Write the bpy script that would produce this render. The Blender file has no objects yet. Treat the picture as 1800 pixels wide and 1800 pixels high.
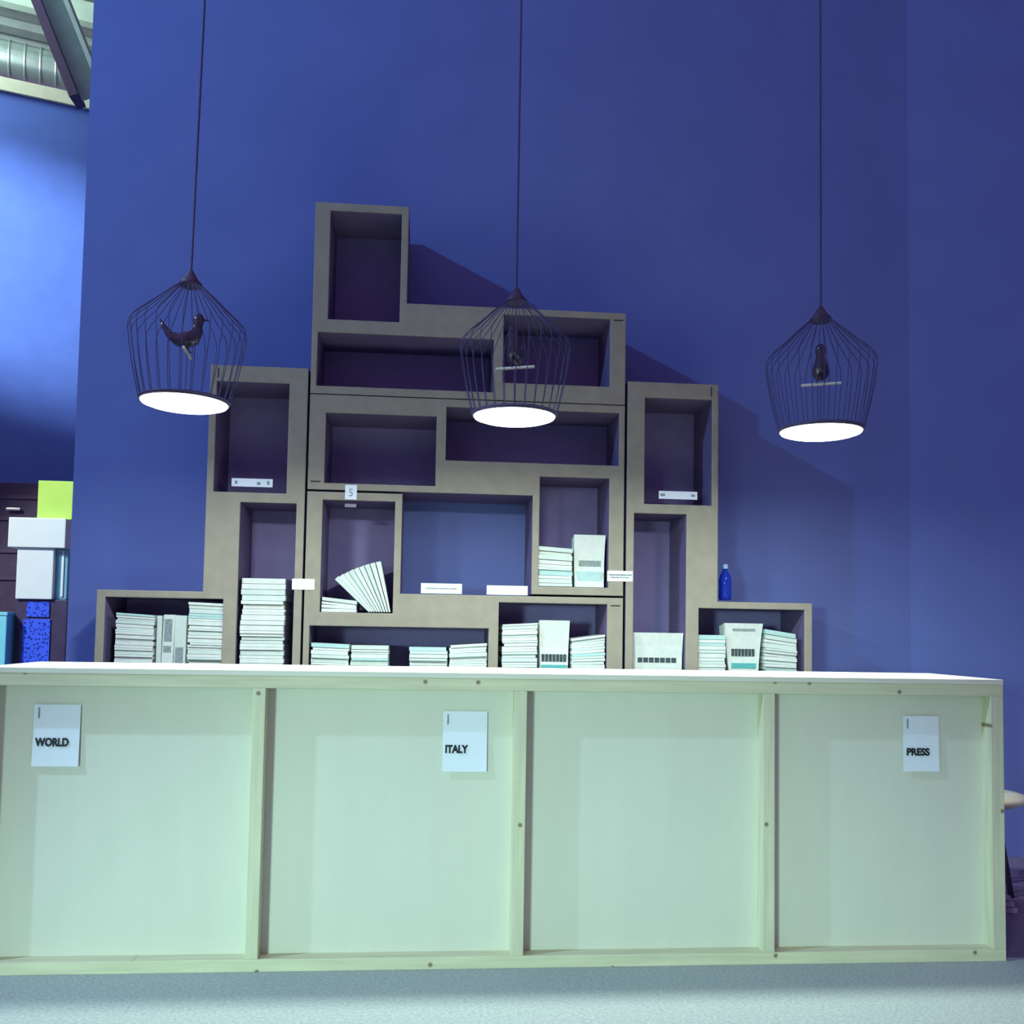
import bpy, bmesh, math, random
from mathutils import Vector, Matrix

random.seed(7)
scene = bpy.context.scene
C = scene.collection
PI = math.pi

# ------------------------------------------------------------------ camera
cam_d = bpy.data.cameras.new('camera')
cam = bpy.data.objects.new('camera', cam_d)
C.objects.link(cam)
fw = Vector((0.08900, 0.99440, 0.05701)).normalized()
rt = Vector((0.99580, -0.09008, 0.01665)).normalized()
up = rt.cross(fw)
M = Matrix((rt, up, -fw)).transposed().to_4x4()
M.translation = Vector((-0.35, -3.24983, 1.11719))
cam.matrix_world = M
cam_d.sensor_width = 36.0
cam_d.lens = 36.0 * 1700 / 1800
cam_d.shift_y = 109.71 / 1800
cam_d.clip_end = 100
scene.camera = cam

# ------------------------------------------------------------------ light
scene.view_settings.view_transform = 'Standard'
scene.view_settings.look = 'None'
scene.view_settings.gamma = 1.0
scene.view_settings.use_curve_mapping = False
scene.view_settings.exposure = 0.0

world = bpy.data.worlds.new('hall_ambience')
scene.world = world
world.use_nodes = True
bg = world.node_tree.nodes['Background']
bg.inputs['Color'].default_value = (0.72, 0.52, 1.0, 1)
bg.inputs['Strength'].default_value = 0.29


def spot(name, loc, target, power, color, angle, blend, radius):
    d = bpy.data.lights.new(name, 'SPOT')
    d.energy = power
    d.color = color
    d.spot_size = math.radians(angle)
    d.spot_blend = blend
    d.shadow_soft_size = radius
    o = bpy.data.objects.new(name, d)
    C.objects.link(o)
    o.location = loc
    o.rotation_euler = (Vector(target) - Vector(loc)).to_track_quat('-Z', 'Y').to_euler()
    return o


# exhibition spotlight high up on the left (throws the shelf shadows on the wall)
spot('hall_spotlight', (-5.7, -1.7, 5.7), (-0.4, 1.0, 1.6), 900, (0.22, 0.58, 1.0), 66, 0.35, 0.07)
# added unseen fill light from behind the camera, aimed low at the counter front
spot('counter_front_fill', (-5.0, -9.0, 1.25), (-0.1, 0.0, -0.5), 2900, (0.58, 1.0, 0.90), 26, 0.75, 0.6)
# narrow white fill added beside the big spotlight to brighten the counter front
spot('counter_grazing_fill', (-5.6, -1.65, 5.5), (-0.6, 0.0, 0.8), 330, (0.95, 1.0, 0.95), 30, 0.6, 0.06)
# accent lights of the neighbouring stand on the far wall
spot('accent_spotlight', (-7.2, 1.2, 5.2), (-4.1, 5.0, 4.10), 3000, (0.78, 0.98, 1.0), 25, 0.85, 0.08)
spot('wash_spotlight', (-7.0, 0.8, 5.2), (-4.2, 4.95, 4.10), 560, (0.65, 0.85, 1.0), 25.5, 0.2, 0.08)
spot('dispenser_fill', (-6.0, 0.2, 5.0), (-3.0, 3.5, 1.50), 1500, (0.95, 1.0, 0.86), 18.5, 0.3, 0.12)  # extra lamp added to brighten the dispenser and cabinets
# unseen fill light added under the roof to brighten duct and roof sheet
_d = bpy.data.lights.new('roof_duct_fill', 'AREA')
_d.energy = 290
_d.color = (0.75, 1.0, 0.92)
_d.size = 1.2
_o = bpy.data.objects.new('roof_duct_fill', _d)
C.objects.link(_o)
_o.location = (-5.8, 4.0, 6.3)
_o.rotation_euler = (Vector((-4.2, 6.6, 6.9)) - Vector(_o.location)).to_track_quat('-Z', 'Y').to_euler()


# ------------------------------------------------------------------ materials
def mat(name, col, rough=0.7, noise=0.0, nscale=20.0, bump=0.0, bscale=80.0, metal=0.0,
        emit=None, spec=0.3, stretch=None):
    m = bpy.data.materials.new(name)
    m.use_nodes = True
    nt = m.node_tree
    b = nt.nodes['Principled BSDF']
    b.inputs['Base Color'].default_value = (*col, 1)
    b.inputs['Roughness'].default_value = rough
    b.inputs['Metallic'].default_value = metal
    b.inputs['Specular IOR Level'].default_value = spec
    tc = nt.nodes.new('ShaderNodeTexCoord')
    vec = tc.outputs['Object']
    if stretch:
        mp = nt.nodes.new('ShaderNodeMapping')
        mp.inputs['Scale'].default_value = stretch
        nt.links.new(vec, mp.inputs['Vector'])
        vec = mp.outputs['Vector']
    if noise:
        n = nt.nodes.new('ShaderNodeTexNoise')
        n.inputs['Scale'].default_value = nscale
        n.inputs['Detail'].default_value = 5
        nt.links.new(vec, n.inputs['Vector'])
        r = nt.nodes.new('ShaderNodeValToRGB')
        r.color_ramp.elements[0].position = 0.3
        r.color_ramp.elements[1].position = 0.7
        r.color_ramp.elements[0].color = (*[c * (1 - noise) for c in col], 1)
        r.color_ramp.elements[1].color = (*[min(1, c * (1 + noise)) for c in col], 1)
        nt.links.new(n.outputs['Fac'], r.inputs['Fac'])
        nt.links.new(r.outputs['Color'], b.inputs['Base Color'])
    if bump:
        n2 = nt.nodes.new('ShaderNodeTexNoise')
        n2.inputs['Scale'].default_value = bscale
        n2.inputs['Detail'].default_value = 4
        nt.links.new(vec, n2.inputs['Vector'])
        bp = nt.nodes.new('ShaderNodeBump')
        bp.inputs['Strength'].default_value = bump
        bp.inputs['Distance'].default_value = 0.01
        nt.links.new(n2.outputs['Fac'], bp.inputs['Height'])
        nt.links.new(bp.outputs['Normal'], b.inputs['Normal'])
    if emit:
        b.inputs['Emission Color'].default_value = (*emit[0], 1)
        b.inputs['Emission Strength'].default_value = emit[1]
    return m


def wood_mat(name, col, stretch):
    """pale softwood with grain and a few small knots"""
    m = mat(name, col, 0.55, 0.10, 3.0, 0.08, 40, stretch=stretch)
    nt = m.node_tree
    b = nt.nodes['Principled BSDF']
    base = b.inputs['Base Color'].links[0].from_socket
    tc = nt.nodes.new('ShaderNodeTexCoord')
    v = nt.nodes.new('ShaderNodeTexVoronoi')
    v.inputs['Scale'].default_value = 5.3
    sp = nt.nodes.new('ShaderNodeSeparateXYZ')
    cb = nt.nodes.new('ShaderNodeCombineXYZ')
    nt.links.new(tc.outputs['Object'], sp.inputs['Vector'])
    nt.links.new(sp.outputs['X'], cb.inputs['X'])
    nt.links.new(sp.outputs['Z'], cb.inputs['Y'])
    v.voronoi_dimensions = '2D'
    nt.links.new(cb.outputs['Vector'], v.inputs['Vector'])
    r = nt.nodes.new('ShaderNodeValToRGB')
    r.color_ramp.elements[0].position = 0.018
    r.color_ramp.elements[0].color = (1, 1, 1, 1)
    r.color_ramp.elements[1].position = 0.055
    r.color_ramp.elements[1].color = (0, 0, 0, 1)
    nt.links.new(v.outputs['Distance'], r.inputs['Fac'])
    mx = nt.nodes.new('ShaderNodeMix')
    mx.data_type = 'RGBA'
    mx.inputs['B'].default_value = (0.22, 0.17, 0.10, 1)
    nt.links.new(base, mx.inputs['A'])
    nt.links.new(r.outputs['Color'], mx.inputs['Factor'])
    nt.links.new(mx.outputs['Result'], b.inputs['Base Color'])
    return m


MAT = dict(
    wall=mat('blue_painted_wall', (0.152, 0.19, 0.47), 0.85, 0.04, 3, 0.05, 120, spec=0.15),
    wallfar=mat('blue_painted_far_wall', (0.12, 0.20, 0.60), 0.85, 0.05, 5, 0.05, 120, spec=0.15),
    carpet=mat('pale_carpet', (0.48, 0.535, 0.51), 0.95, 0.16, 90, 0.7, 260, spec=0.05),
    rail_x=wood_mat('pine_rail', (0.68, 0.66, 0.44), (1.2, 18, 18)),
    rail_z=wood_mat('pine_stile', (0.66, 0.65, 0.45), (18, 18, 1.2)),
    top=mat('pine_top_board', (0.78, 0.76, 0.62), 0.5, 0.06, 3, stretch=(1, 14, 14)),
    panel=mat('plywood_panel', (0.70, 0.70, 0.575), 0.6, 0.02, 2.2, 0.04, 60, stretch=(5, 5, 1)),
    shaded_back=mat('indigo_back_shade', (0.26, 0.22, 0.44), 0.85, 0.05, 12, spec=0.1),  # shade at the back of the compartments, put into the colour
    shaded_sides=mat('dark_purple_side_shade', (0.15, 0.115, 0.23), 0.85, 0.05, 12, spec=0.1),  # unlit cardboard sides: their shade is put into the colour
    darkfloor=mat('dark_purple_carpet', (0.25, 0.20, 0.33), 0.95, 0.2, 90, 0.6, 260, spec=0.05),
    card=mat('brown_cardboard', (0.325, 0.285, 0.225), 0.8, 0.07, 14, 0.08, 150, spec=0.2),
    cardmark=mat('dark_print', (0.05, 0.045, 0.045), 0.8),
    paper=mat('white_paper', (0.66, 0.68, 0.635), 0.7, 0.05, 30),
    paper2=mat('greenish_paper', (0.58, 0.645, 0.59), 0.7, 0.06, 25),
    paper3=mat('aqua_cover_paper', (0.42, 0.60, 0.58), 0.6, 0.08, 25),
    print_dark=mat('dark_ink', (0.05, 0.07, 0.08), 0.7, 0.6, 160),
    print_grey=mat('grey_ink', (0.25, 0.30, 0.30), 0.7, 0.4, 160),
    print_teal=mat('teal_ink', (0.10, 0.42, 0.40), 0.6, 0.15, 60),
    sheet=mat('notice_paper', (0.82, 0.86, 0.92), 0.7, 0.02, 10),
    ink=mat('black_ink', (0.015, 0.02, 0.02), 0.6),
    wire=mat('dark_lacquered_wire', (0.075, 0.065, 0.17), 0.5, 0.1, 60),
    capm=mat('dark_lamp_cap', (0.08, 0.05, 0.10), 0.5, 0.1, 40),
    bird=mat('glossy_black_bird', (0.05, 0.035, 0.075), 0.18, 0.2, 60, spec=0.7),
    perch=mat('pale_wood_perch', (0.85, 0.83, 0.66), 0.5, 0.1, 80),
    diff=mat('lit_diffuser', (0.9, 0.9, 0.9), 0.5, emit=((0.84, 1.0, 0.92), 10.0)),
    cord=mat('dark_cord', (0.07, 0.055, 0.16), 0.6, 0.1, 200),
    black=mat('black_lacquer', (0.06, 0.042, 0.10), 0.5, 0.2, 10),
    white=mat('white_plastic', (0.80, 0.86, 0.86), 0.4, 0.02, 10),
    glassy=mat('pale_blue_plastic', (0.25, 0.52, 0.60), 0.25, 0.05, 20),
    lime=mat('lime_card', (0.52, 0.80, 0.14), 0.6, 0.03, 10),
    cyan=mat('cyan_board', (0.22, 0.70, 0.82), 0.6, 0.04, 10),
    speck=None,
    steel=mat('galvanised_steel', (0.55, 0.62, 0.60), 0.32, 0.08, 20, metal=0.85),
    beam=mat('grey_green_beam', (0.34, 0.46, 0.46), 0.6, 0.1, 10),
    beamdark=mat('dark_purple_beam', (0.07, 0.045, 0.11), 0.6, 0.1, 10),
    roof=mat('grey_roof_sheet', (0.24, 0.26, 0.27), 0.6, 0.12, 6),
    purlin=mat('pale_purlin', (0.36, 0.42, 0.38), 0.6, 0.08, 6),
    cream=mat('cream_trim', (0.85, 0.85, 0.62), 0.6, 0.08, 8),
    seat=mat('pale_birch_seat', (0.78, 0.74, 0.55), 0.4, 0.06, 8, stretch=(2, 14, 14)),
    bundle=mat('grey_paper_bundle', (0.33, 0.31, 0.42), 0.7, 0.1, 20),
    bench=mat('dark_bench', (0.10, 0.08, 0.14), 0.7, 0.1, 10),
    bluep=None,
)


def speck_mat():
    m = mat('speckled_blue', (0.03, 0.07, 0.62), 0.5)
    nt = m.node_tree
    b = nt.nodes['Principled BSDF']
    tc = nt.nodes.new('ShaderNodeTexCoord')
    v = nt.nodes.new('ShaderNodeTexVoronoi')
    v.inputs['Scale'].default_value = 48
    nt.links.new(tc.outputs['Object'], v.inputs['Vector'])
    r = nt.nodes.new('ShaderNodeValToRGB')
    r.color_ramp.elements[0].position = 0.30
    r.color_ramp.elements[0].color = (0.012, 0.03, 0.36, 1)
    r.color_ramp.elements[1].position = 0.46
    r.color_ramp.elements[1].color = (0.05, 0.13, 0.90, 1)
    nt.links.new(v.outputs['Distance'], r.inputs['Fac'])
    nt.links.new(r.outputs['Color'], b.inputs['Base Color'])
    return m


MAT['speck'] = speck_mat()
_m = mat('blue_bottle_plastic', (0.02, 0.06, 0.62), 0.08, spec=0.8)
_b = _m.node_tree.nodes['Principled BSDF']
_b.inputs['Transmission Weight'].default_value = 0.45
_b.inputs['IOR'].default_value = 1.33
MAT['bluep'] = _m


# ------------------------------------------------------------------ helpers
def add_box(bm, x0, x1, y0, y1, z0, z1, rot=None, piv=None):
    r = bmesh.ops.create_cube(bm, size=1.0)
    vs = r['verts']
    for v in vs:
        v.co = Vector(((x0 + x1) / 2 + v.co.x * (x1 - x0), (y0 + y1) / 2 + v.co.y * (y1 - y0),
                       (z0 + z1) / 2 + v.co.z * (z1 - z0)))
    if rot is not None:
        bmesh.ops.rotate(bm, verts=vs, cent=piv, matrix=rot)
    return vs


def add_lathe(bm, prof, n=32, cx=0, cy=0, cap=True):
    rings = []
    for r, z in prof:
        rings.append([bm.verts.new((cx + r * math.cos(2 * PI * k / n), cy + r * math.sin(2 * PI * k / n), z))
                      for k in range(n)])
    for a, b in zip(rings, rings[1:]):
        for k in range(n):
            bm.faces.new((a[k], a[(k + 1) % n], b[(k + 1) % n], b[k]))
    if cap:
        if prof[0][0] > 1e-6:
            bm.faces.new(list(reversed(rings[0])))
        if prof[-1][0] > 1e-6:
            bm.faces.new(rings[-1])


def add_tube(bm, pts, radii, n=8, cap=True, squash=None):
    """sweep of circles along a polyline"""
    pts = [Vector(p) for p in pts]
    if not hasattr(radii, '__len__'):
        radii = [radii] * len(pts)
    rings = []
    nrm = None
    for i, p in enumerate(pts):
        t = (pts[min(i + 1, len(pts) - 1)] - pts[max(i - 1, 0)]).normalized()
        if nrm is None:
            ref = Vector((0, 1, 0)) if abs(t.y) < 0.9 else Vector((1, 0, 0))
            nrm = (ref - t * ref.dot(t)).normalized()
        else:
            nrm = (nrm - t * nrm.dot(t)).normalized()
        bi = t.cross(nrm)
        sq = squash[i] if squash else 1.0
        rings.append([bm.verts.new(p + (nrm * math.cos(2 * PI * k / n) * sq + bi * math.sin(2 * PI * k / n)) * radii[i])
                      for k in range(n)])
    for a, b in zip(rings, rings[1:]):
        for k in range(n):
            bm.faces.new((a[k], a[(k + 1) % n], b[(k + 1) % n], b[k]))
    if cap:
        bm.faces.new(list(reversed(rings[0])))
        bm.faces.new(rings[-1])


def to_mesh(name, bm, material, smooth=False, bevel=0.0, segs=2):
    bmesh.ops.recalc_face_normals(bm, faces=bm.faces)
    if bevel:
        es = [e for e in bm.edges if len(e.link_faces) == 2 and e.calc_face_angle(0) > 0.5]
        bmesh.ops.bevel(bm, geom=es, offset=bevel, segments=segs, profile=0.6, affect='EDGES', clamp_overlap=True)
    me = bpy.data.meshes.new(name)
    bm.to_mesh(me)
    bm.free()
    if material is not None:
        me.materials.append(material)
    if smooth:
        for p in me.polygons:
            p.use_smooth = True
    return me


def obj(name, bm, material, parent=None, smooth=False, bevel=0.0, segs=2):
    me = bm if isinstance(bm, bpy.types.Mesh) else to_mesh(name, bm, material, smooth, bevel, segs)
    o = bpy.data.objects.new(name, me)
    C.objects.link(o)
    if parent is not None:
        o.parent = parent
    return o


def box(name, dims, material, parent=None, bevel=0.0, segs=2):
    bm = bmesh.new()
    add_box(bm, *dims)
    return obj(name, bm, material, parent, bevel=bevel, segs=segs)


def tag(o, label, cat, group=None):
    o['label'] = label
    o['category'] = cat
    if group:
        o['group'] = group
    return o


def thing(name, label, cat, loc=(0, 0, 0), rotz=0.0, group=None):
    o = bpy.data.objects.new(name, None)
    o.empty_display_size = 0.1
    C.objects.link(o)
    o.location = loc
    o.rotation_euler = (0, 0, rotz)
    return tag(o, label, cat, group)


def struct(o):
    o['kind'] = 'structure'
    return o


def text_mesh(body, size, material, parent, loc, stretch=1.0, rot=(PI / 2, 0, 0), name='lettering', bold=0.0):
    """flat lettering as a mesh, lying in the XZ plane facing -Y"""
    cu = bpy.data.curves.new(name, 'FONT')
    cu.body = body
    cu.size = size
    cu.offset = bold
    cu.extrude = 0.0002
    tmp = bpy.data.objects.new('tmp_text', cu)
    C.objects.link(tmp)
    bpy.context.view_layer.update()
    me = bpy.data.meshes.new_from_object(tmp.evaluated_get(bpy.context.evaluated_depsgraph_get()))
    bpy.data.objects.remove(tmp)
    me.materials.clear()
    me.materials.append(material)
    o = bpy.data.objects.new(name, me)
    C.objects.link(o)
    o.parent = parent
    o.location = loc
    o.rotation_euler = rot
    o.scale = (stretch, 1, 1)
    return o


# ------------------------------------------------------------------ setting
WY = 1.62          # front of the big blue wall
SY = 1.25          # front of the cardboard shelving
SD = 0.33          # its depth
struct(box('floor', (-14, 12, -14, 14, -0.1, 0.0), MAT['carpet']))
struct(box('floor', (-2.07, 9.0, 0.02, 3.0, 0.0, 0.004), MAT['darkfloor']))
struct(box('wall_back', (-2.075, 2.19, WY, WY + 0.15, 0, 6.3), MAT['wall']))
# right wall, folded a little towards the hall
bm = bmesh.new()
a = math.radians(-14)
add_box(bm, 2.19, 7.5, WY, WY + 0.15, 0, 6.3, Matrix.Rotation(a, 3, 'Z'), Vector((2.19, WY, 0)))
struct(obj('wall_right', bm, MAT['wall']))
# far wall of the neighbouring stand on the left, running away to the right
bm = bmesh.new()
add_box(bm, -7.0, 3.2, 0.0, 0.15, 0, 5.567, Matrix.Rotation(math.radians(18.8), 3, 'Z'), Vector((0, 0, 0)))
wl = struct(obj('wall_left', bm, MAT['wallfar']))
wl.location = (-4.0, 5.0, 0)
bm = bmesh.new()
add_box(bm, -7.0, 3.2, -0.03, 0.18, 5.567, 5.68, Matrix.Rotation(math.radians(18.8), 3, 'Z'), Vector((0, 0, 0)))
tr = struct(obj('trim_1', bm, MAT['cream']))
tr.location = (-4.0, 5.0, 0)

# hall roof: trapezoid sheet with purlins
bm = bmesh.new()
R = Matrix.Rotation(math.radians(18.8), 3, 'Z')
nx, y = 0, -2.2
prof = []
while y < 5.0:
    prof += [(y, 0.0), (y + 0.14, 0.0), (y + 0.18, 0.06), (y + 0.28, 0.06)]
    y += 0.32
ra = [bm.verts.new(R @ Vector((-6, q[0], 7.45 + q[1] - 0.03 * q[0]))) for q in prof]
rb = [bm.verts.new(R @ Vector((7, q[0], 7.45 + q[1] - 0.03 * q[0]))) for q in prof]
rc = [bm.verts.new(v.co + Vector((0, 0, 0.02))) for v in ra]
rd = [bm.verts.new(v.co + Vector((0, 0, 0.02))) for v in rb]
for i in range(len(prof) - 1):
    bm.faces.new((ra[i], rb[i], rb[i + 1], ra[i + 1]))
    bm.faces.new((rc[i], rc[i + 1], rd[i + 1], rd[i]))
roof = struct(obj('ceiling', bm, MAT['roof']))
roof.location = (-4.0, 6.0, 0)
for q in (-1.3, -0.25, 0.55, 1.9, 3.2):
    bm = bmesh.new()
    add_box(bm, -6, 7, q, q + 0.11, 7.24 - 0.03 * q, 7.45 - 0.03 * q, R, Vector((0, 0, 0)))
    obj('purlin', bm, MAT['purlin'], roof)
# inclined roof strut that comes down behind the blue wall
beam = thing('roof_strut', 'dark inclined steel roof strut crossing the hall ceiling at upper left', 'beam',
             (-3.39, 4.6, 5.7))
dirv = Vector((0.37, 0, -0.875)).normalized()
ang = math.atan2(dirv.x, -dirv.z)
Rb = Matrix.Rotation(-ang, 3, 'Y')
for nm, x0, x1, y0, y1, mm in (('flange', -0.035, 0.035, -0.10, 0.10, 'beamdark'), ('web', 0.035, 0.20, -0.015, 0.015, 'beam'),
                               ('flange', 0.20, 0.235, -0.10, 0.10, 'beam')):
    bm = bmesh.new()
    add_box(bm, x0, x1, y0, y1, -0.43, 1.85, Rb, Vector((0, 0, 0)))
    obj(nm, bm, MAT[mm], beam)
# ventilation duct with ribs
duct = thing('ventilation_duct', 'shiny ribbed silver ventilation duct under the hall roof at upper left', 'duct',
             (-4.67, 6.5, 6.72), math.radians(18.8))
bm = bmesh.new()
add_tube(bm, [(-5, 0, 0), (6, 0, 0)], 0.17, 28)
obj('pipe', bm, MAT['steel'], duct, smooth=True)
ribme = None
for k in range(34):
    if ribme is None:
        bm = bmesh.new()
        add_tube(bm, [(-0.012, 0, 0), (0, 0, 0), (0.012, 0, 0)], [0.170, 0.182, 0.170], 28, cap=False)
        ribme = to_mesh('rib', bm, MAT['steel'], smooth=True)
    o = obj('rib', ribme, None, duct)
    o.location = (-1.6 + k * 0.14, 0, 0)
for hx in (-0.9, 1.9):
    box('hanger', (hx - 0.01, hx + 0.01, -0.01, 0.01, 0.16, 0.95), MAT['beamdark'], duct)

# ------------------------------------------------------------------ counter
CT = 0.97
cl, cr = -1.768, 1.682
counter = thing('display_counter', 'long pale pine counter with four recessed plywood panels', 'counter', (0, 0, 0))
box('top_board', (cl, cr, -0.002, 0.50, 0.952, CT), MAT['top'], counter, 0.002)
box('top_rail', (cl, cr, 0, 0.042, 0.912, 0.952), MAT['rail_x'], counter, 0.002)
box('bottom_rail', (cl, cr, 0, 0.065, 0.0, 0.040), MAT['rail_x'], counter, 0.002)
for x0, x1 in ((cl, -1.726), (-0.905, -0.864), (-0.043, -0.001), (0.815, 0.856), (1.636, cr)):
    box('stile', (x0, x1, 0.0003, 0.065, 0.040, 0.912), MAT['rail_z'], counter, 0.002)
for x0, x1 in ((-1.726, -0.905), (-0.864, -0.043), (-0.001, 0.815), (0.856, 1.636)):
    box('panel', (x0, x1, 0.058, 0.070, 0.040, 0.952), MAT['panel'], counter)
for x in (cl, cr - 0.018):
    box('side_panel', (x, x + 0.018, 0.066, 0.48, 0.0, 0.952), MAT['panel'], counter)
box('back_rail', (cl + 0.018, cr - 0.018, 0.44, 0.48, 0.90, 0.952), MAT['rail_x'], counter)


def notice(label, x0, x1, z0, z1, word, tx, tz, size, stretch):
    t = thing('paper_notice', label, 'notice', (x0, 0.058, z0), 0, 'paper notices on the counter front')
    w, h = x1 - x0, z1 - z0
    bm = bmesh.new()
    n = 6
    rows = []
    for j in range(n + 1):
        v = j / n
        yy = -0.006 - 0.004 * (1 - v) ** 2
        rows.append([(0, yy, v * h), (w, yy, v * h)])
    fr = [[bm.verts.new(p) for p in r] for r in rows]
    bk = [[bm.verts.new((p[0], p[1] + 0.0012, p[2])) for p in r] for r in rows]
    for i in range(n):
        bm.faces.new((fr[i][0], fr[i][1], fr[i + 1][1], fr[i + 1][0]))
        bm.faces.new((bk[i][1], bk[i][0], bk[i + 1][0], bk[i + 1][1]))
        bm.faces.new((fr[i][0], fr[i + 1][0], bk[i + 1][0], bk[i][0]))
        bm.faces.new((fr[i][1], bk[i][1], bk[i + 1][1], fr[i + 1][1]))
    bm.faces.new((fr[0][0], bk[0][0], bk[0][1], fr[0][1]))
    bm.faces.new((fr[n][1], bk[n][1], bk[n][0], fr[n][0]))
    obj('sheet', bm, MAT['sheet'], t)
    text_mesh(word, size, MAT['ink'], t, (tx, -0.0105, tz), stretch, bold=0.0016)
    box('printed_line', (0.014, 0.019, -0.0072, -0.0062, h - 0.045, h - 0.010), MAT['print_grey'], t)
    return t


notice('pale paper notice reading WORLD at the left end of the counter', -1.612, -1.465, 0.648, 0.848, 'WORLD', 0.010, 0.066,
       0.036, 0.78)
notice('pale paper notice reading ITALY beside the middle stile', -0.280, -0.130, 0.636, 0.838, 'ITALY', 0.008, 0.063, 0.036, 0.80)
notice('pale paper notice reading PRESS at the right end of the counter', 1.341, 1.473, 0.642, 0.836, 'PRESS', 0.010, 0.057, 0.034, 0.98)


# ------------------------------------------------------------------ cardboard shelving
def module(name, label, cells_solid, holes, marks, group='cardboard shelf modules'):
    """an L-shaped cardboard module: outline = union of rects, holes cut right through"""
    bx0 = min(r[0] for r in cells_solid)
    bz0 = min(r[2] for r in cells_solid)
    t = thing(name, label, 'shelf', (bx0, SY, bz0), 0, group)
    xs = sorted({round(v, 4) for r in cells_solid + holes for v in r[:2]})
    zs = sorted({round(v, 4) for r in cells_solid + holes for v in r[2:]})

    def inside(x, z):
        if not any(r[0] < x < r[1] and r[2] < z < r[3] for r in cells_solid):
            return False
        return not any(r[0] < x < r[1] and r[2] < z < r[3] for r in holes)

    G = {}
    for i in range(len(xs) - 1):
        for j in range(len(zs) - 1):
            G[i, j] = inside((xs[i] + xs[i + 1]) / 2, (zs[j] + zs[j + 1]) / 2)
    bm = bmesh.new()
    V = {}

    def v(i, j, k):
        if (i, j, k) not in V:
            V[i, j, k] = bm.verts.new((xs[i] - bx0, k * SD, zs[j] - bz0))
        return V[i, j, k]

    for (i, j), s in G.items():
        if not s:
            continue
        bm.faces.new((v(i, j, 0), v(i + 1, j, 0), v(i + 1, j + 1, 0), v(i, j + 1, 0)))
        bm.faces.new((v(i, j, 1), v(i, j + 1, 1), v(i + 1, j + 1, 1), v(i + 1, j, 1)))
        for di, dj, a_, b_ in ((-1, 0, (i, j), (i, j + 1)), (1, 0, (i + 1, j), (i + 1, j + 1)),
                               (0, -1, (i, j), (i + 1, j)), (0, 1, (i, j + 1), (i + 1, j + 1))):
            if not G.get((i + di, j + dj), False):
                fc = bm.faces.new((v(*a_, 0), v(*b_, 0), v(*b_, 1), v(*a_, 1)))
                fc.material_index = 1  # every side face takes the painted-in shade colour
    bmesh.ops.recalc_face_normals(bm, faces=bm.faces)
    bmesh.ops.dissolve_limit(bm, angle_limit=0.01, verts=bm.verts, edges=bm.edges)
    es = [e for e in bm.edges if all(abs(q.co.y) < 1e-5 for q in e.verts) and e.calc_face_angle(0) > 0.5]
    bmesh.ops.bevel(bm, geom=es, offset=0.005, segments=2, profile=0.6, affect='EDGES', clamp_overlap=True, material=0)
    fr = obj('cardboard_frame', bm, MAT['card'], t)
    fr.data.materials.append(MAT['shaded_sides'])
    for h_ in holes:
        box('back_shade_panel', (h_[0] - bx0, h_[1] - bx0, SD - 0.012, SD - 0.002, h_[2] - bz0, h_[3] - bz0), MAT['shaded_back'], t)  # dark panel added for the shade inside the compartment
    for m_ in marks:
        box('printed_mark', (m_[0] - bx0, m_[1] - bx0, -0.0012, 0.001, m_[2] - bz0, m_[3] - bz0), MAT['cardmark'], t)
    return t


L, B_, LEG, HT = 1.484, 0.445, 0.437, 0.910   # length, base height, leg width, total height
# local L: base 0..L x 0..B_, leg 0..LEG x B_..HT ; holes A (leg), B (long), C (end)
HA = (0.072, 0.404, 0.353, 0.872)
HB = (0.028, 0.850, 0.037, 0.290)
HC = (0.896, 1.408, 0.085, 0.413)
MK = (1.425, 1.470, 0.405, 0.411)


def place(fn, r):
    p = [fn(r[0], r[2]), fn(r[1], r[3])]
    return (min(p[0][0], p[1][0]), max(p[0][0], p[1][0]), min(p[0][1], p[1][1]), max(p[0][1], p[1][1]))


def lmod(name, label, fn):
    return module(name, label, [place(fn, (0, L, 0, B_)), place(fn, (0, LEG, B_, HT))],
                  [place(fn, HA), place(fn, HB), place(fn, HC)], [place(fn, MK)])


G1 = 0.002
lmod('shelf_module', 'topmost L-shaped brown cardboard shelf module with all compartments empty', lambda x, z: (-0.902 + x, 2.198 + z))
lmod('shelf_module', 'middle cardboard shelf module with its leg pointing down at the right',
     lambda x, z: (0.582 - x, 2.194 - z))
lmod('shelf_module', 'lowest middle cardboard shelf module with leaning booklets in its upright leg',
     lambda x, z: (-0.902 + x, 0.830 + z))
# left upright: foot to the left  (x -> down, z -> left)
lmod('shelf_module', 'upright cardboard shelf module on the left with its foot pointing left',
     lambda x, z: (-0.912 - z, 0.830 + x))
lmod('shelf_module', 'upright cardboard shelf module on the right with its foot pointing right',
     lambda x, z: (0.594 + z, 0.830 + x))
# bench that carries the shelving, hidden behind the counter
bench = thing('shelf_bench', 'dark low bench carrying the cardboard shelving behind the counter', 'bench', (-0.15, SY, 0))
box('bench_top', (-1.75, 1.75, -0.03, 0.35, 0.79, 0.83), MAT['bench'], bench, 0.003)
for x in (-1.70, -0.03, 1.64):
    box('leg', (x, x + 0.06, 0.0, 0.06, 0, 0.79), MAT['bench'], bench)
    box('leg', (x, x + 0.06, 0.26, 0.32, 0, 0.79), MAT['bench'], bench)

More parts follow.
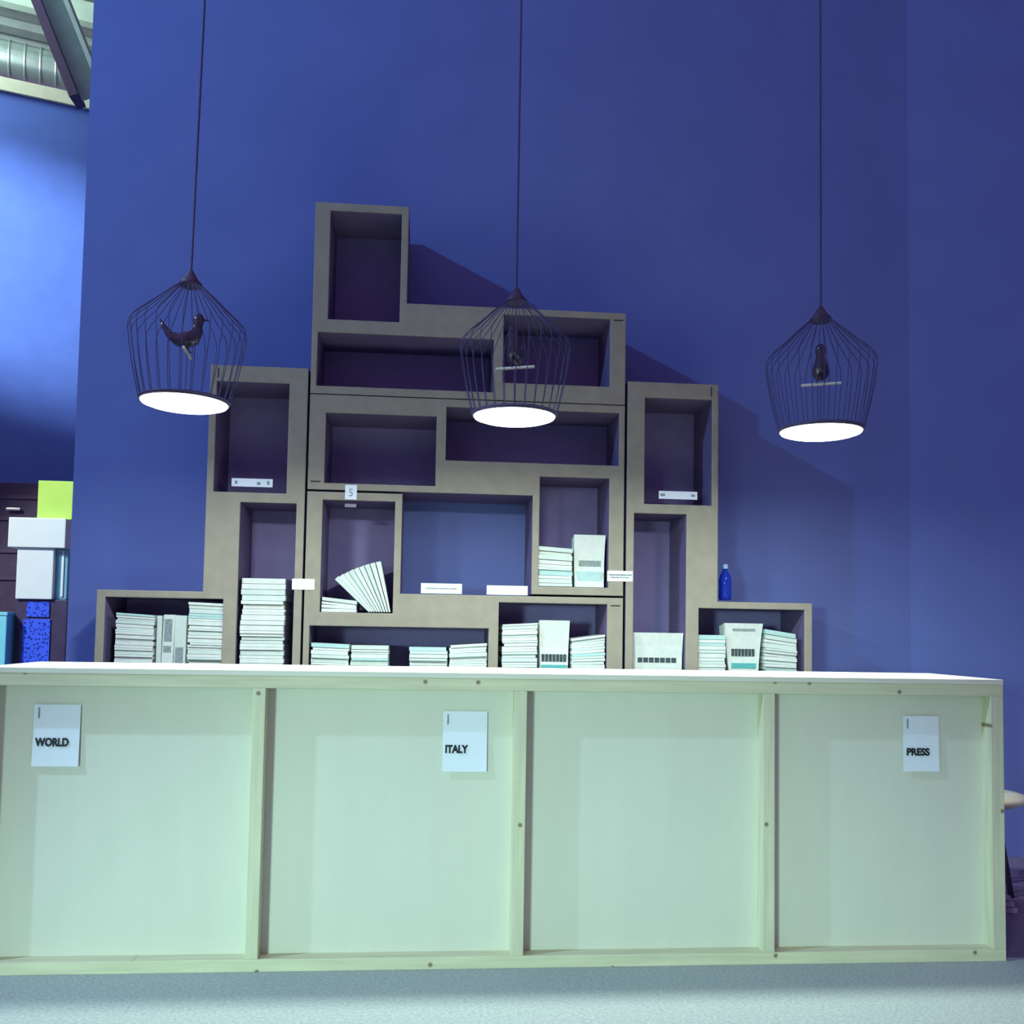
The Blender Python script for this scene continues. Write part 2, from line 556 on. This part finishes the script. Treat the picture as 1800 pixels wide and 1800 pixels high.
# ------------------------------------------------------------------ booklets
ORD = ['topmost', 'second', 'third', 'fourth', 'fifth', 'sixth', 'seventh', 'eighth', 'ninth', 'tenth', 'eleventh', 'twelfth',
       'thirteenth', 'fourteenth', 'fifteenth', 'sixteenth', 'seventeenth', 'eighteenth', 'nineteenth', 'twentieth']
ORD += ['twenty-' + o for o in ['first'] + ORD[1:9]] + ['thirtieth'] + ['thirty-' + o for o in ['first'] + ORD[1:9]] + ['fortieth']


def flat_booklet(w, d, t, bend, skew):
    """lying booklet, origin at bottom centre, ends bowed by bend"""
    bm = bmesh.new()
    n = 6
    lo, hi = [], []
    for i in range(n + 1):
        u = i / n
        x = (u - 0.5) * w
        z = bend * (u - 0.5) * 2 * abs(u - 0.5) * 2 + skew * (u - 0.5)
        lo.append([bm.verts.new((x, -d / 2, z + t * 0.04)), bm.verts.new((x, d / 2, z + t * 0.04))])
        hi.append([bm.verts.new((x, -d / 2 + 0.001, z + t * 0.96)), bm.verts.new((x, d / 2, z + t * 0.96))])
    for i in range(n):
        bm.faces.new((lo[i][0], lo[i + 1][0], hi[i + 1][0], hi[i][0]))
        bm.faces.new((lo[i + 1][1], lo[i][1], hi[i][1], hi[i + 1][1]))
        bm.faces.new((hi[i][0], hi[i + 1][0], hi[i + 1][1], hi[i][1]))
        bm.faces.new((lo[i][1], lo[i + 1][1], lo[i + 1][0], lo[i][0]))
    for i, s in ((0, 1), (n, -1)):
        f = [lo[i][0], hi[i][0], hi[i][1], lo[i][1]]
        bm.faces.new(f if s > 0 else f[::-1])
    return bm


def stack(desc, x0, x1, z0, z1, t0=0.013, bend=0.0, skew=0.0, top_mat=None, inset=0.008, rag=0.004):
    w = x1 - x0
    hts = []
    z = z0
    while z < z1 - t0 * 0.5:
        t = random.choice((0.75, 0.9, 1.0, 1.25, 1.5)) * t0
        hts.append(t)
        z += t
    k = (z1 - z0) / sum(hts)
    z = z0
    n = len(hts)
    for i, t in enumerate(hts):
        t *= k
        f = i / max(1, n - 1)
        ww = w - abs(random.gauss(0, rag)) - 0.002
        d = 0.225 + random.uniform(-0.008, 0.008)
        mm = MAT['paper'] if random.random() < 0.6 else MAT['paper2']
        if i == n - 1 and top_mat:
            mm = MAT[top_mat]
        elif random.random() < 0.08:
            mm = MAT['paper3']
        o = obj('booklet', flat_booklet(ww, d, t, bend * f, skew * f), mm)
        o.location = (x0 + w / 2 + random.uniform(-1, 1) * (w - ww) / 2, SY + inset + 0.115 + random.uniform(-0.005, 0.006), z)
        r = n - 1 - i
        lab = 'topmost white booklet of ' + desc if r == 0 else ORD[r] + ' white booklet from the top of ' + desc
        tag(o, lab, 'booklet', 'booklets of ' + desc)
        z += t


def standing(desc, x0, x1, z0, z1, count, taper=0.0, thick=0.022, bars=(), lean=0.10, inset=0.02):
    """booklets standing upright with the cover to the front, one behind the other"""
    for i in range(count):
        w = (x1 - x0) - 0.003 * (i > 0)
        h = (z1 - z0) - 0.006 * i
        bm = bmesh.new()
        n = 4
        fr, bk = [], []
        for j in range(n + 1):
            v_ = j / n
            hw = w / 2 * (1 - taper * (1 - v_))
            yy = 0.012 * math.sin(v_ * PI)
            fr.append([bm.verts.new((-hw, yy, v_ * h)), bm.verts.new((hw, yy, v_ * h))])
            bk.append([bm.verts.new((-hw, yy + thick, v_ * h)), bm.verts.new((hw, yy + thick, v_ * h))])
        for j in range(n):
            bm.faces.new((fr[j][0], fr[j][1], fr[j + 1][1], fr[j + 1][0]))
            bm.faces.new((bk[j][1], bk[j][0], bk[j + 1][0], bk[j + 1][1]))
            bm.faces.new((fr[j][0], fr[j + 1][0], bk[j + 1][0], bk[j][0]))
            bm.faces.new((fr[j][1], bk[j][1], bk[j + 1][1], fr[j + 1][1]))
        bm.faces.new((fr[0][0], bk[0][0], bk[0][1], fr[0][1]))
        bm.faces.new((fr[n][1], bk[n][1], bk[n][0], fr[n][0]))
        lab = ('frontmost upright booklet ' if i == 0 else ORD[i] + ' upright booklet from the front ') + desc
        t = thing('booklet', lab, 'booklet', ((x0 + x1) / 2, SY + inset + i * (thick + 0.015), z0), 0,
                  'upright booklets ' + desc)
        obj('pages', bm, MAT['paper'] if i == 0 else MAT['paper2'], t)
        if i == 0:
            for (u0, u1, v0, v1, mk) in bars:
                um = (v0 + v1) / 2
                hw = w * (1 - taper * (1 - um))
                yy = 0.012 * math.sin(min(um, 1) * PI)
                n_ = 7 if mk.startswith('print_d') or mk.startswith('print_g') else 1
                bmp = bmesh.new()
                for q in range(n_):
                    c0, c1 = u0 + (u1 - u0) * q / n_, u0 + (u1 - u0) * (q + 1 - (0.22 if n_ > 1 else 0)) / n_
                    dz = 0.0
                    add_box(bmp, -hw / 2 + c0 * hw, -hw / 2 + c1 * hw, yy - 0.0045, yy + 0.004, v0 * h + dz, v1 * h + dz)
                obj('cover_print', bmp, MAT[mk], t)


def edge_on(desc, items, z0):
    """booklets standing edge-on with their spine to the front: (x0, x1, height, lean, material)"""
    for i, (x0, x1, h, lean, mk, bars) in enumerate(items):
        pos = ('leftmost', 'middle', 'rightmost')[i] if len(items) == 3 else ('left', 'right')[i]
        t = thing('booklet', pos + ' booklet standing on edge ' + desc, 'booklet', ((x0 + x1) / 2, SY + 0.012, z0), 0,
                  'booklets standing on edge ' + desc)
        bm = bmesh.new()
        w = x1 - x0
        vs = add_box(bm, -w / 2, w / 2, 0, 0.20, 0, h)
        for v_ in vs:
            v_.co.x += lean * v_.co.z
        obj('pages', bm, MAT[mk], t, bevel=0.002)
        for (v0, v1, mm) in bars:
            xx = lean * (v0 + v1) / 2 * h
            box('spine_print', (-w * 0.38 + xx, w * 0.30 + xx, -0.0012, 0.002, v0 * h, v1 * h), MAT[mm], t)


BF = 0.916   # floor of the feet / end compartments
BL = 0.868   # floor of the long compartments
stack('the left stack in the left foot compartment', -1.738, -1.566, BF, 1.160, 0.013, skew=-0.010, top_mat='paper3')
edge_on('between the stacks in the left foot compartment',
        [(-1.556, -1.534, 0.238, 0.0, 'paper2', ()),
         (-1.532, -1.482, 0.243, 0.02, 'paper', ((0.50, 0.92, 'print_grey'), (0.30, 0.42, 'print_grey'))),
         (-1.478, -1.426, 0.240, 0.0, 'paper2', ((0.08, 0.40, 'print_grey'),))], BF)
stack('the right stack in the left foot compartment', -1.420, -1.246, BF, 1.216, 0.014, skew=-0.006)
stack('the tall stack in the narrow left upright compartment', -1.188, -0.988, BL, 1.334, 0.017, rag=0.005)
stack('the low stack beside the leaning booklets', -0.824, -0.662, 1.184, 1.246, 0.016, skew=-0.016)
# leaning booklets fanned out to the left
nl = 9
for i in range(nl):
    f = i / (nl - 1)
    bx = -0.604 + 0.092 * f
    th = math.radians(45 - 31 * f) * 1.0
    ln = 0.222 + 0.022 * f
    bm = bmesh.new()
    vs = add_box(bm, -0.5, 0.5, 0, 0.21, 0, 1)
    for v_ in vs:
        u = v_.co.z
        hw = 0.0038 + u * 0.0076
        s = v_.co.x * 2
        v_.co.x = s * hw - 0.012 * u * (1 - u)
        v_.co.z = u * (ln - 0.004 * abs(s))
    o = obj('booklet', bm, MAT['paper'] if i % 3 else MAT['paper2'])
    o.location = (bx, SY + 0.012 + 0.004 * (i % 3), 1.189)
    o.rotation_euler = (0, -th, 0)
    nm = ('leftmost' if i == 0 else 'rightmost' if i == nl - 1 else ORD[i])
    tag(o, nm + (' ' if i in (0, nl - 1) else ' from left ') + 'of the white booklets leaning in a fan above the low shelf',
        'booklet', 'booklets leaning in a fan')
stack('the first stack in the long bottom compartment', -0.866, -0.692, BL, 1.040, 0.013, skew=-0.006, top_mat='paper3')
stack('the second stack in the long bottom compartment', -0.686, -0.512, BL, 1.034, 0.013, top_mat='paper2')
stack('the third stack in the long bottom compartment', -0.418, -0.240, BL, 1.030, 0.014, top_mat='paper3')
stack('the fourth stack in the long bottom compartment', -0.233, -0.056, BL, 1.046, 0.013, skew=0.012)
stack('the left stack in the bottom right middle compartment', 0.012, 0.180, BF, 1.146, 0.013, skew=0.010)
standing('between two stacks, left of the narrow right upright', 0.188, 0.332, BF, 1.164, 3, taper=0.10,
         bars=((0.06, 0.96, 0.22, 0.36, 'print_dark'), (0.03, 0.97, 0.02, 0.16, 'print_teal')))
stack('the right stack in the bottom right middle compartment', 0.340, 0.500, BF, 1.090, 0.014, skew=0.022)
stack('the stack in the downward leg compartment', 0.174, 0.340, 1.324, 1.508, 0.016, skew=-0.010, top_mat='paper2')
standing('beside the stack in the downward leg compartment', 0.348, 0.498, 1.324, 1.572, 3, taper=0.08,
         bars=((0.16, 0.90, 0.40, 0.51, 'print_grey'), (0.10, 0.92, 0.12, 0.30, 'paper3')))
standing('filling the narrow right upright compartment', 0.634, 0.878, BL, 1.114, 4, taper=0.05,
         bars=((0.10, 0.90, 0.43, 0.52, 'print_dark'),))
stack('the left stack in the right foot compartment', 0.944, 1.082, BF, 1.108, 0.015)
standing('between the stacks in the right foot compartment', 1.080, 1.268, BF, 1.166, 3, taper=0.25, bars=(
    (0.14, 0.86, 0.37, 0.51, 'print_dark'), (0.10, 0.90, 0.14, 0.24, 'print_teal'), (0.2, 0.82, 0.86, 0.90, 'print_grey')))
stack('the right stack in the right foot compartment', 1.272, 1.432, BF, 1.130, 0.015, skew=-0.022, top_mat='paper3')


# ------------------------------------------------------------------ tags and stickers on the shelving
def shelf_tag(label, x0, x1, z0, z1, y=0.0, lean=0.0, marks=(), material='sheet', char=None):
    t = thing('shelf_tag', label, 'label', (x0, SY + y, z0), 0, 'white tags on the shelving')
    w, h = x1 - x0, z1 - z0
    bm = bmesh.new()
    vs = add_box(bm, 0, w, -0.0018, -0.0002, 0, h)
    for v_ in vs:
        v_.co.y += lean * v_.co.z
    obj('card', bm, MAT[material], t)
    for (u0, u1, v0, v1) in marks:
        yy = lean * (v0 + v1) / 2 * h
        box('print_mark', (u0 * w, u1 * w, -0.0032 + yy, -0.0005 + yy, v0 * h, v1 * h), MAT['print_grey'], t)
    if char:
        text_mesh(char, h * 0.75, MAT['print_grey'], t, (w * 0.28, -0.0024, h * 0.22), 0.9)
    return t


shelf_tag('white printed tag standing in the top compartment of the left upright', -1.250, -1.064, 1.756, 1.794, 0.03,
          marks=((0.08, 0.14, 0.3, 0.7), (0.62, 0.70, 0.25, 0.6), (0.86, 0.92, 0.3, 0.75)))
shelf_tag('white printed tag standing in the top compartment of the right upright', 0.756, 0.944, 1.756, 1.794, 0.03,
          marks=((0.04, 0.16, 0.35, 0.65), (0.84, 0.94, 0.35, 0.65)))
shelf_tag('left of two white tags on the open ledge in the middle', -0.370, -0.180, 1.279, 1.326, 0.006,
          marks=((0.12, 0.88, 0.45, 0.55),))
shelf_tag('right of two white tags on the open ledge in the middle', -0.064, 0.128, 1.279, 1.322, 0.006)
shelf_tag('white sticker across the seam beside the left upright', -0.958, -0.856, 1.284, 1.334, -0.001)
shelf_tag('small white card with a dark sign hanging above the leaning booklets', -0.729, -0.675, 1.706, 1.774, -0.001, char='5')
shelf_tag('grey-blue paper strip below the small white card', -0.733, -0.680, 1.676, 1.692, 0.05, material='bundle')
shelf_tag('white printed sticker across the seam beside the right upright', 0.504, 0.626, 1.353, 1.403, -0.001,
          marks=((0.06, 0.96, 0.55, 0.68), (0.12, 0.86, 0.32, 0.42)))

# blue bottle on the right foot
bot = thing('water_bottle', 'small blue plastic bottle standing on the right shelf foot', 'bottle', (1.106, SY + 0.10, 1.279))
bm = bmesh.new()
add_lathe(bm, [(0.026, 0.0), (0.030, 0.006), (0.030, 0.055), (0.028, 0.062), (0.030, 0.070), (0.030, 0.100), (0.024, 0.122),
               (0.013, 0.140), (0.012, 0.152)], 24)
obj('bottle_body', bm, MAT['bluep'], bot, smooth=True)
bm = bmesh.new()
add_lathe(bm, [(0.014, 0.152), (0.014, 0.172), (0.012, 0.174)], 20)
obj('cap', bm, mat('pale_blue_cap', (0.35, 0.5, 0.85), 0.3), bot, smooth=False)

# ------------------------------------------------------------------ birdcage pendant lamps
NW = 28


def smooth_pts(pts, n=5):
    out = []
    P = [Vector(p) for p in pts]
    P = [P[0] * 2 - P[1]] + P + [P[-1] * 2 - P[-2]]
    for i in range(1, len(P) - 2):
        for k in range(n):
            t = k / n
            a0, a1, a2, a3 = P[i - 1], P[i], P[i + 1], P[i + 2]
            out.append(0.5 * ((2 * a1) + (a2 - a0) * t + (2 * a0 - 5 * a1 + 4 * a2 - a3) * t * t + (3 * a1 - a0 - 3 * a2 + a3) * t ** 3))
    out.append(P[-2])
    return out


def wire_mesh():
    pts = smooth_pts([(0.036, 0, 0.432), (0.085, 0, 0.388), (0.140, 0, 0.336), (0.184, 0, 0.296), (0.201, 0, 0.268), (0.200, 0, 0.228),
                      (0.184, 0, 0.130), (0.166, 0, 0.050), (0.156, 0, 0.010)], 4)
    bm = bmesh.new()
    add_tube(bm, pts, 0.0015, 6)
    return to_mesh('wire', bm, MAT['wire'], smooth=True)


def bird_mesh():
    sp = [(-0.098, 0.112, 0.003, 0.9), (-0.085, 0.088, 0.008, 1.2), (-0.062, 0.058, 0.014, 1.15), (-0.036, 0.044, 0.024, 1.0),
          (-0.008, 0.042, 0.031, 1.0), (0.018, 0.054, 0.029, 1.0), (0.030, 0.076, 0.021, 1.0), (0.032, 0.096, 0.0165, 1.0),
          (0.033, 0.116, 0.0195, 1.0), (0.037, 0.131, 0.0175, 1.0), (0.041, 0.141, 0.006, 1.0)]
    pts = [Vector((s[0], 0, s[1])) for s in sp]
    rad = [s[2] for s in sp]
    sq = [s[3] for s in sp]
    bm = bmesh.new()
    add_tube(bm, pts, rad, 14, squash=sq)
    me = to_mesh('bird_body', bm, MAT['bird'], smooth=True)
    return me


WIRE, BIRD = wire_mesh(), bird_mesh()


def lamp(label, x, y, z, rz, tilt):
    """origin at the bottom of the shade"""
    t = thing('birdcage_lamp', label, 'lamp', (x, y, z), 0, 'birdcage pendant lamps')
    t.rotation_euler = (tilt[0], tilt[1], rz)
    for k in range(NW):
        o = obj('wire', WIRE, None, t)
        o.rotation_euler = (0, 0, 2 * PI * (k + 0.37) / NW)
    bm = bmesh.new()
    add_lathe(bm, [(0.012, 0.474), (0.026, 0.450), (0.041, 0.434), (0.039, 0.424), (0.0, 0.424)], 28, cap=False)
    add_lathe(bm, [(0.0, 0.484), (0.008, 0.482), (0.012, 0.474)], 28, cap=False)
    bmesh.ops.remove_doubles(bm, verts=bm.verts, dist=0.0005)
    obj('cap', bm, MAT['capm'], t, smooth=True)
    bm = bmesh.new()
    add_tube(bm, [(0.156 * math.cos(2 * PI * i / 48), 0.156 * math.sin(2 * PI * i / 48), 0.010) for i in range(49)], 0.0035, 6, cap=False)
    obj('rim', bm, MAT['wire'], t, smooth=True)
    bm = bmesh.new()
    add_lathe(bm, [(0.0, 0.014), (0.150, 0.014), (0.1555, 0.010), (0.1555, 0.002), (0.150, 0.0)], 48, cap=False)
    obj('shade_plate', bm, MAT['capm'], t)
    bm = bmesh.new()
    add_lathe(bm, [(0.150, 0.0), (0.146, -0.006), (0.125, -0.013), (0.090, -0.018), (0.045, -0.021), (0.0, -0.022)], 48, cap=False)
    obj('diffuser', bm, MAT['diff'], t, smooth=True)
    ld = bpy.data.lights.new('lamp_light', 'AREA')      # the bulb behind the middle of the diffuser
    ld.shape = 'DISK'
    ld.size = 0.14
    ld.energy = 19.0
    ld.color = (0.84, 1.0, 0.92)
    lo_ = bpy.data.objects.new('lamp_light', ld)
    C.objects.link(lo_)
    lo_.parent = t
    lo_.location = (0, 0, -0.0225)
    bm = bmesh.new()
    add_tube(bm, [(0, 0, 0.478), (0, 0, 6.086 - z)], 0.0042, 8)
    obj('cord', bm, MAT['cord'], t)
    # bird on its perch, carried by a thin post
    b = obj('bird', BIRD, None, t)
    b.location = (0, 0, 0.185)
    bm = bmesh.new()
    bmesh.ops.create_cone(bm, cap_ends=True, segments=10, radius1=0.006, radius2=0.0006, depth=0.024,
                          matrix=Matrix.Translation((0.060, 0, 0.120)) @ Matrix.Rotation(PI / 2, 4, 'Y'))
    obj('beak', bm, MAT['bird'], b)
    for s in (-1, 1):
        bm = bmesh.new()
        add_tube(bm, [(-0.004, s * 0.012, 0.020), (0.0, s * 0.014, 0.004), (0.012, s * 0.014, 0.003)], 0.0028, 6)
        obj('foot', bm, MAT['bird'], b)
    bm = bmesh.new()
    add_tube(bm, [(0, -0.074, -0.003), (0, 0.074, -0.003)], 0.0055, 10)
    o = obj('perch', bm, MAT['perch'], t)
    o.location = (0, 0, 0.185)
    bm = bmesh.new()
    add_tube(bm, [(0, 0, 0.012), (0, 0, 0.178)], 0.0014, 6)
    obj('perch_post', bm, MAT['wire'], t)
    return t


lamp('lit birdcage pendant lamp with the bird in profile before bare wall', -1.219, 0.25, 1.904, math.radians(4), (0.0, math.radians(0.75)))
lamp('lit birdcage pendant lamp in front of the tall cardboard shelving', -0.038, 0.25, 1.898, math.radians(-112), (0.0, 0.0))
lamp('lit birdcage pendant lamp hanging right of the cardboard shelving', 1.126, 0.25, 1.883, math.radians(-114), (0.0, 0.0))
# rail the cords hang from, above the picture
rail = thing('lamp_rail', 'thin dark steel rail above the picture carrying the three lamp cords', 'rail', (0, 0.25, 6.10))
bm = bmesh.new()
add_tube(bm, [(-2.0, 0, 0), (2.0, 0, 0)], 0.014, 10)
obj('pipe', bm, MAT['wire'], rail)
for x in (-1.9, 1.9):
    bm = bmesh.new()
    add_tube(bm, [(x, 0, 0), (x, WY - 0.25, 0)], 0.012, 8)
    obj('bracket', bm, MAT['wire'], rail)

# ------------------------------------------------------------------ neighbouring stand at the far left
FY = 3.5
cab = thing('black_cabinet', 'black cabinet with speckled blue front under the white dispenser', 'cabinet', (-2.91, FY, 0))
box('body', (-0.165, 0.165, 0.0, 0.40, 0, 1.268), MAT['black'], cab, 0.006)
box('blue_panel', (-0.112, 0.062, -0.008, 0.002, 0.25, 1.135), MAT['speck'], cab)
box('blue_panel', (-0.095, 0.052, -0.008, 0.002, 1.150, 1.250), MAT['speck'], cab)
wt = thing('white_dispenser', 'white T-shaped dispenser standing on the black cabinet', 'dispenser', (-2.91, FY, 1.268))
box('head', (-0.222, 0.147, -0.04, 0.30, 0.345, 0.545), MAT['white'], wt, 0.006)
box('column', (-0.166, 0.070, -0.02, 0.30, 0.0, 0.345), MAT['white'], wt, 0.006)
box('side_tank', (0.071, 0.150, 0.02, 0.30, 0.0, 0.345), MAT['glassy'], wt, 0.010)
tank_strip = box('level_strip', (0.112, 0.126, 0.012, 0.021, 0.02, 0.33), MAT['white'], wt)
gb = box('lime_box', (-0.117, 0.117, -0.03, 0.12, 0, 0.262), MAT['lime'], None, 0.004)
gb.location = (-2.862, FY + 0.06, 1.813)
tag(gb, 'bright lime green box on top of the white dispenser', 'box')
cb = thing('cyan_cabinet', 'cyan box-shaped cabinet at the left edge above the counter', 'cabinet', (-3.35, 3.40, 0))
box('body', (-0.26, 0.26, 0.0, 0.35, 0, 1.155), MAT['cyan'], cb, 0.006)
box('lid', (-0.265, 0.265, -0.005, 0.355, 1.155, 1.178), MAT['cyan'], cb, 0.004)
bk = thing('black_rack', 'tall black equipment rack behind the white dispenser', 'rack', (-3.45, 4.15, 0))
box('body', (-0.40, 0.26, 0.0, 0.45, 0, 2.14), MAT['black'], bk, 0.006)
for i, z in enumerate((2.02, 1.86, 1.62, 1.42)):
    box('shelf_edge', (-0.38, 0.24, -0.012, 0.004, z, z + 0.03), MAT['beamdark'], bk)
box('handle', (0.02, 0.12, -0.03, -0.012, 1.93, 1.95), MAT['steel'], bk, 0.004)
box('handle', (-0.16, -0.05, -0.03, -0.012, 1.66, 1.68), MAT['steel'], bk, 0.004)

# ------------------------------------------------------------------ right end, behind the counter
st = thing('low_stool', 'low stool with a pale rounded wooden seat beyond the counter end', 'stool', (2.08, 0.87, 0))
bm = bmesh.new()
add_lathe(bm, [(0.0, 0.385), (0.17, 0.388), (0.205, 0.402), (0.218, 0.418), (0.205, 0.434), (0.16, 0.442), (0.0, 0.444)], 40, cap=False)
bmesh.ops.remove_doubles(bm, verts=bm.verts, dist=0.0005)
obj('seat', bm, MAT['seat'], st, smooth=True)
for k in range(4):
    a = PI / 4 + k * PI / 2
    bm = bmesh.new()
    add_tube(bm, [(0.09 * math.cos(a), 0.09 * math.sin(a), 0.388), (0.15 * math.cos(a), 0.15 * math.sin(a), 0.0)], 0.013, 10)
    obj('leg', bm, MAT['black'], st, smooth=True)
for i in range(3):
    bm = bmesh.new()
    add_box(bm, -0.15, 0.15 - 0.014 * i, -0.07, 0.07, 0.001, 0.0225)
    o = obj('magazine_bundle', bm, MAT['bundle'], bevel=0.004)
    o.location = (1.915, 0.60, 0.004 + 0.0245 * i)
    tag(o, ('lowest', 'middle', 'topmost')[i] + ' of three grey paper bundles on the floor beyond the counter end', 'paper bundle',
        'paper bundles on the floor')
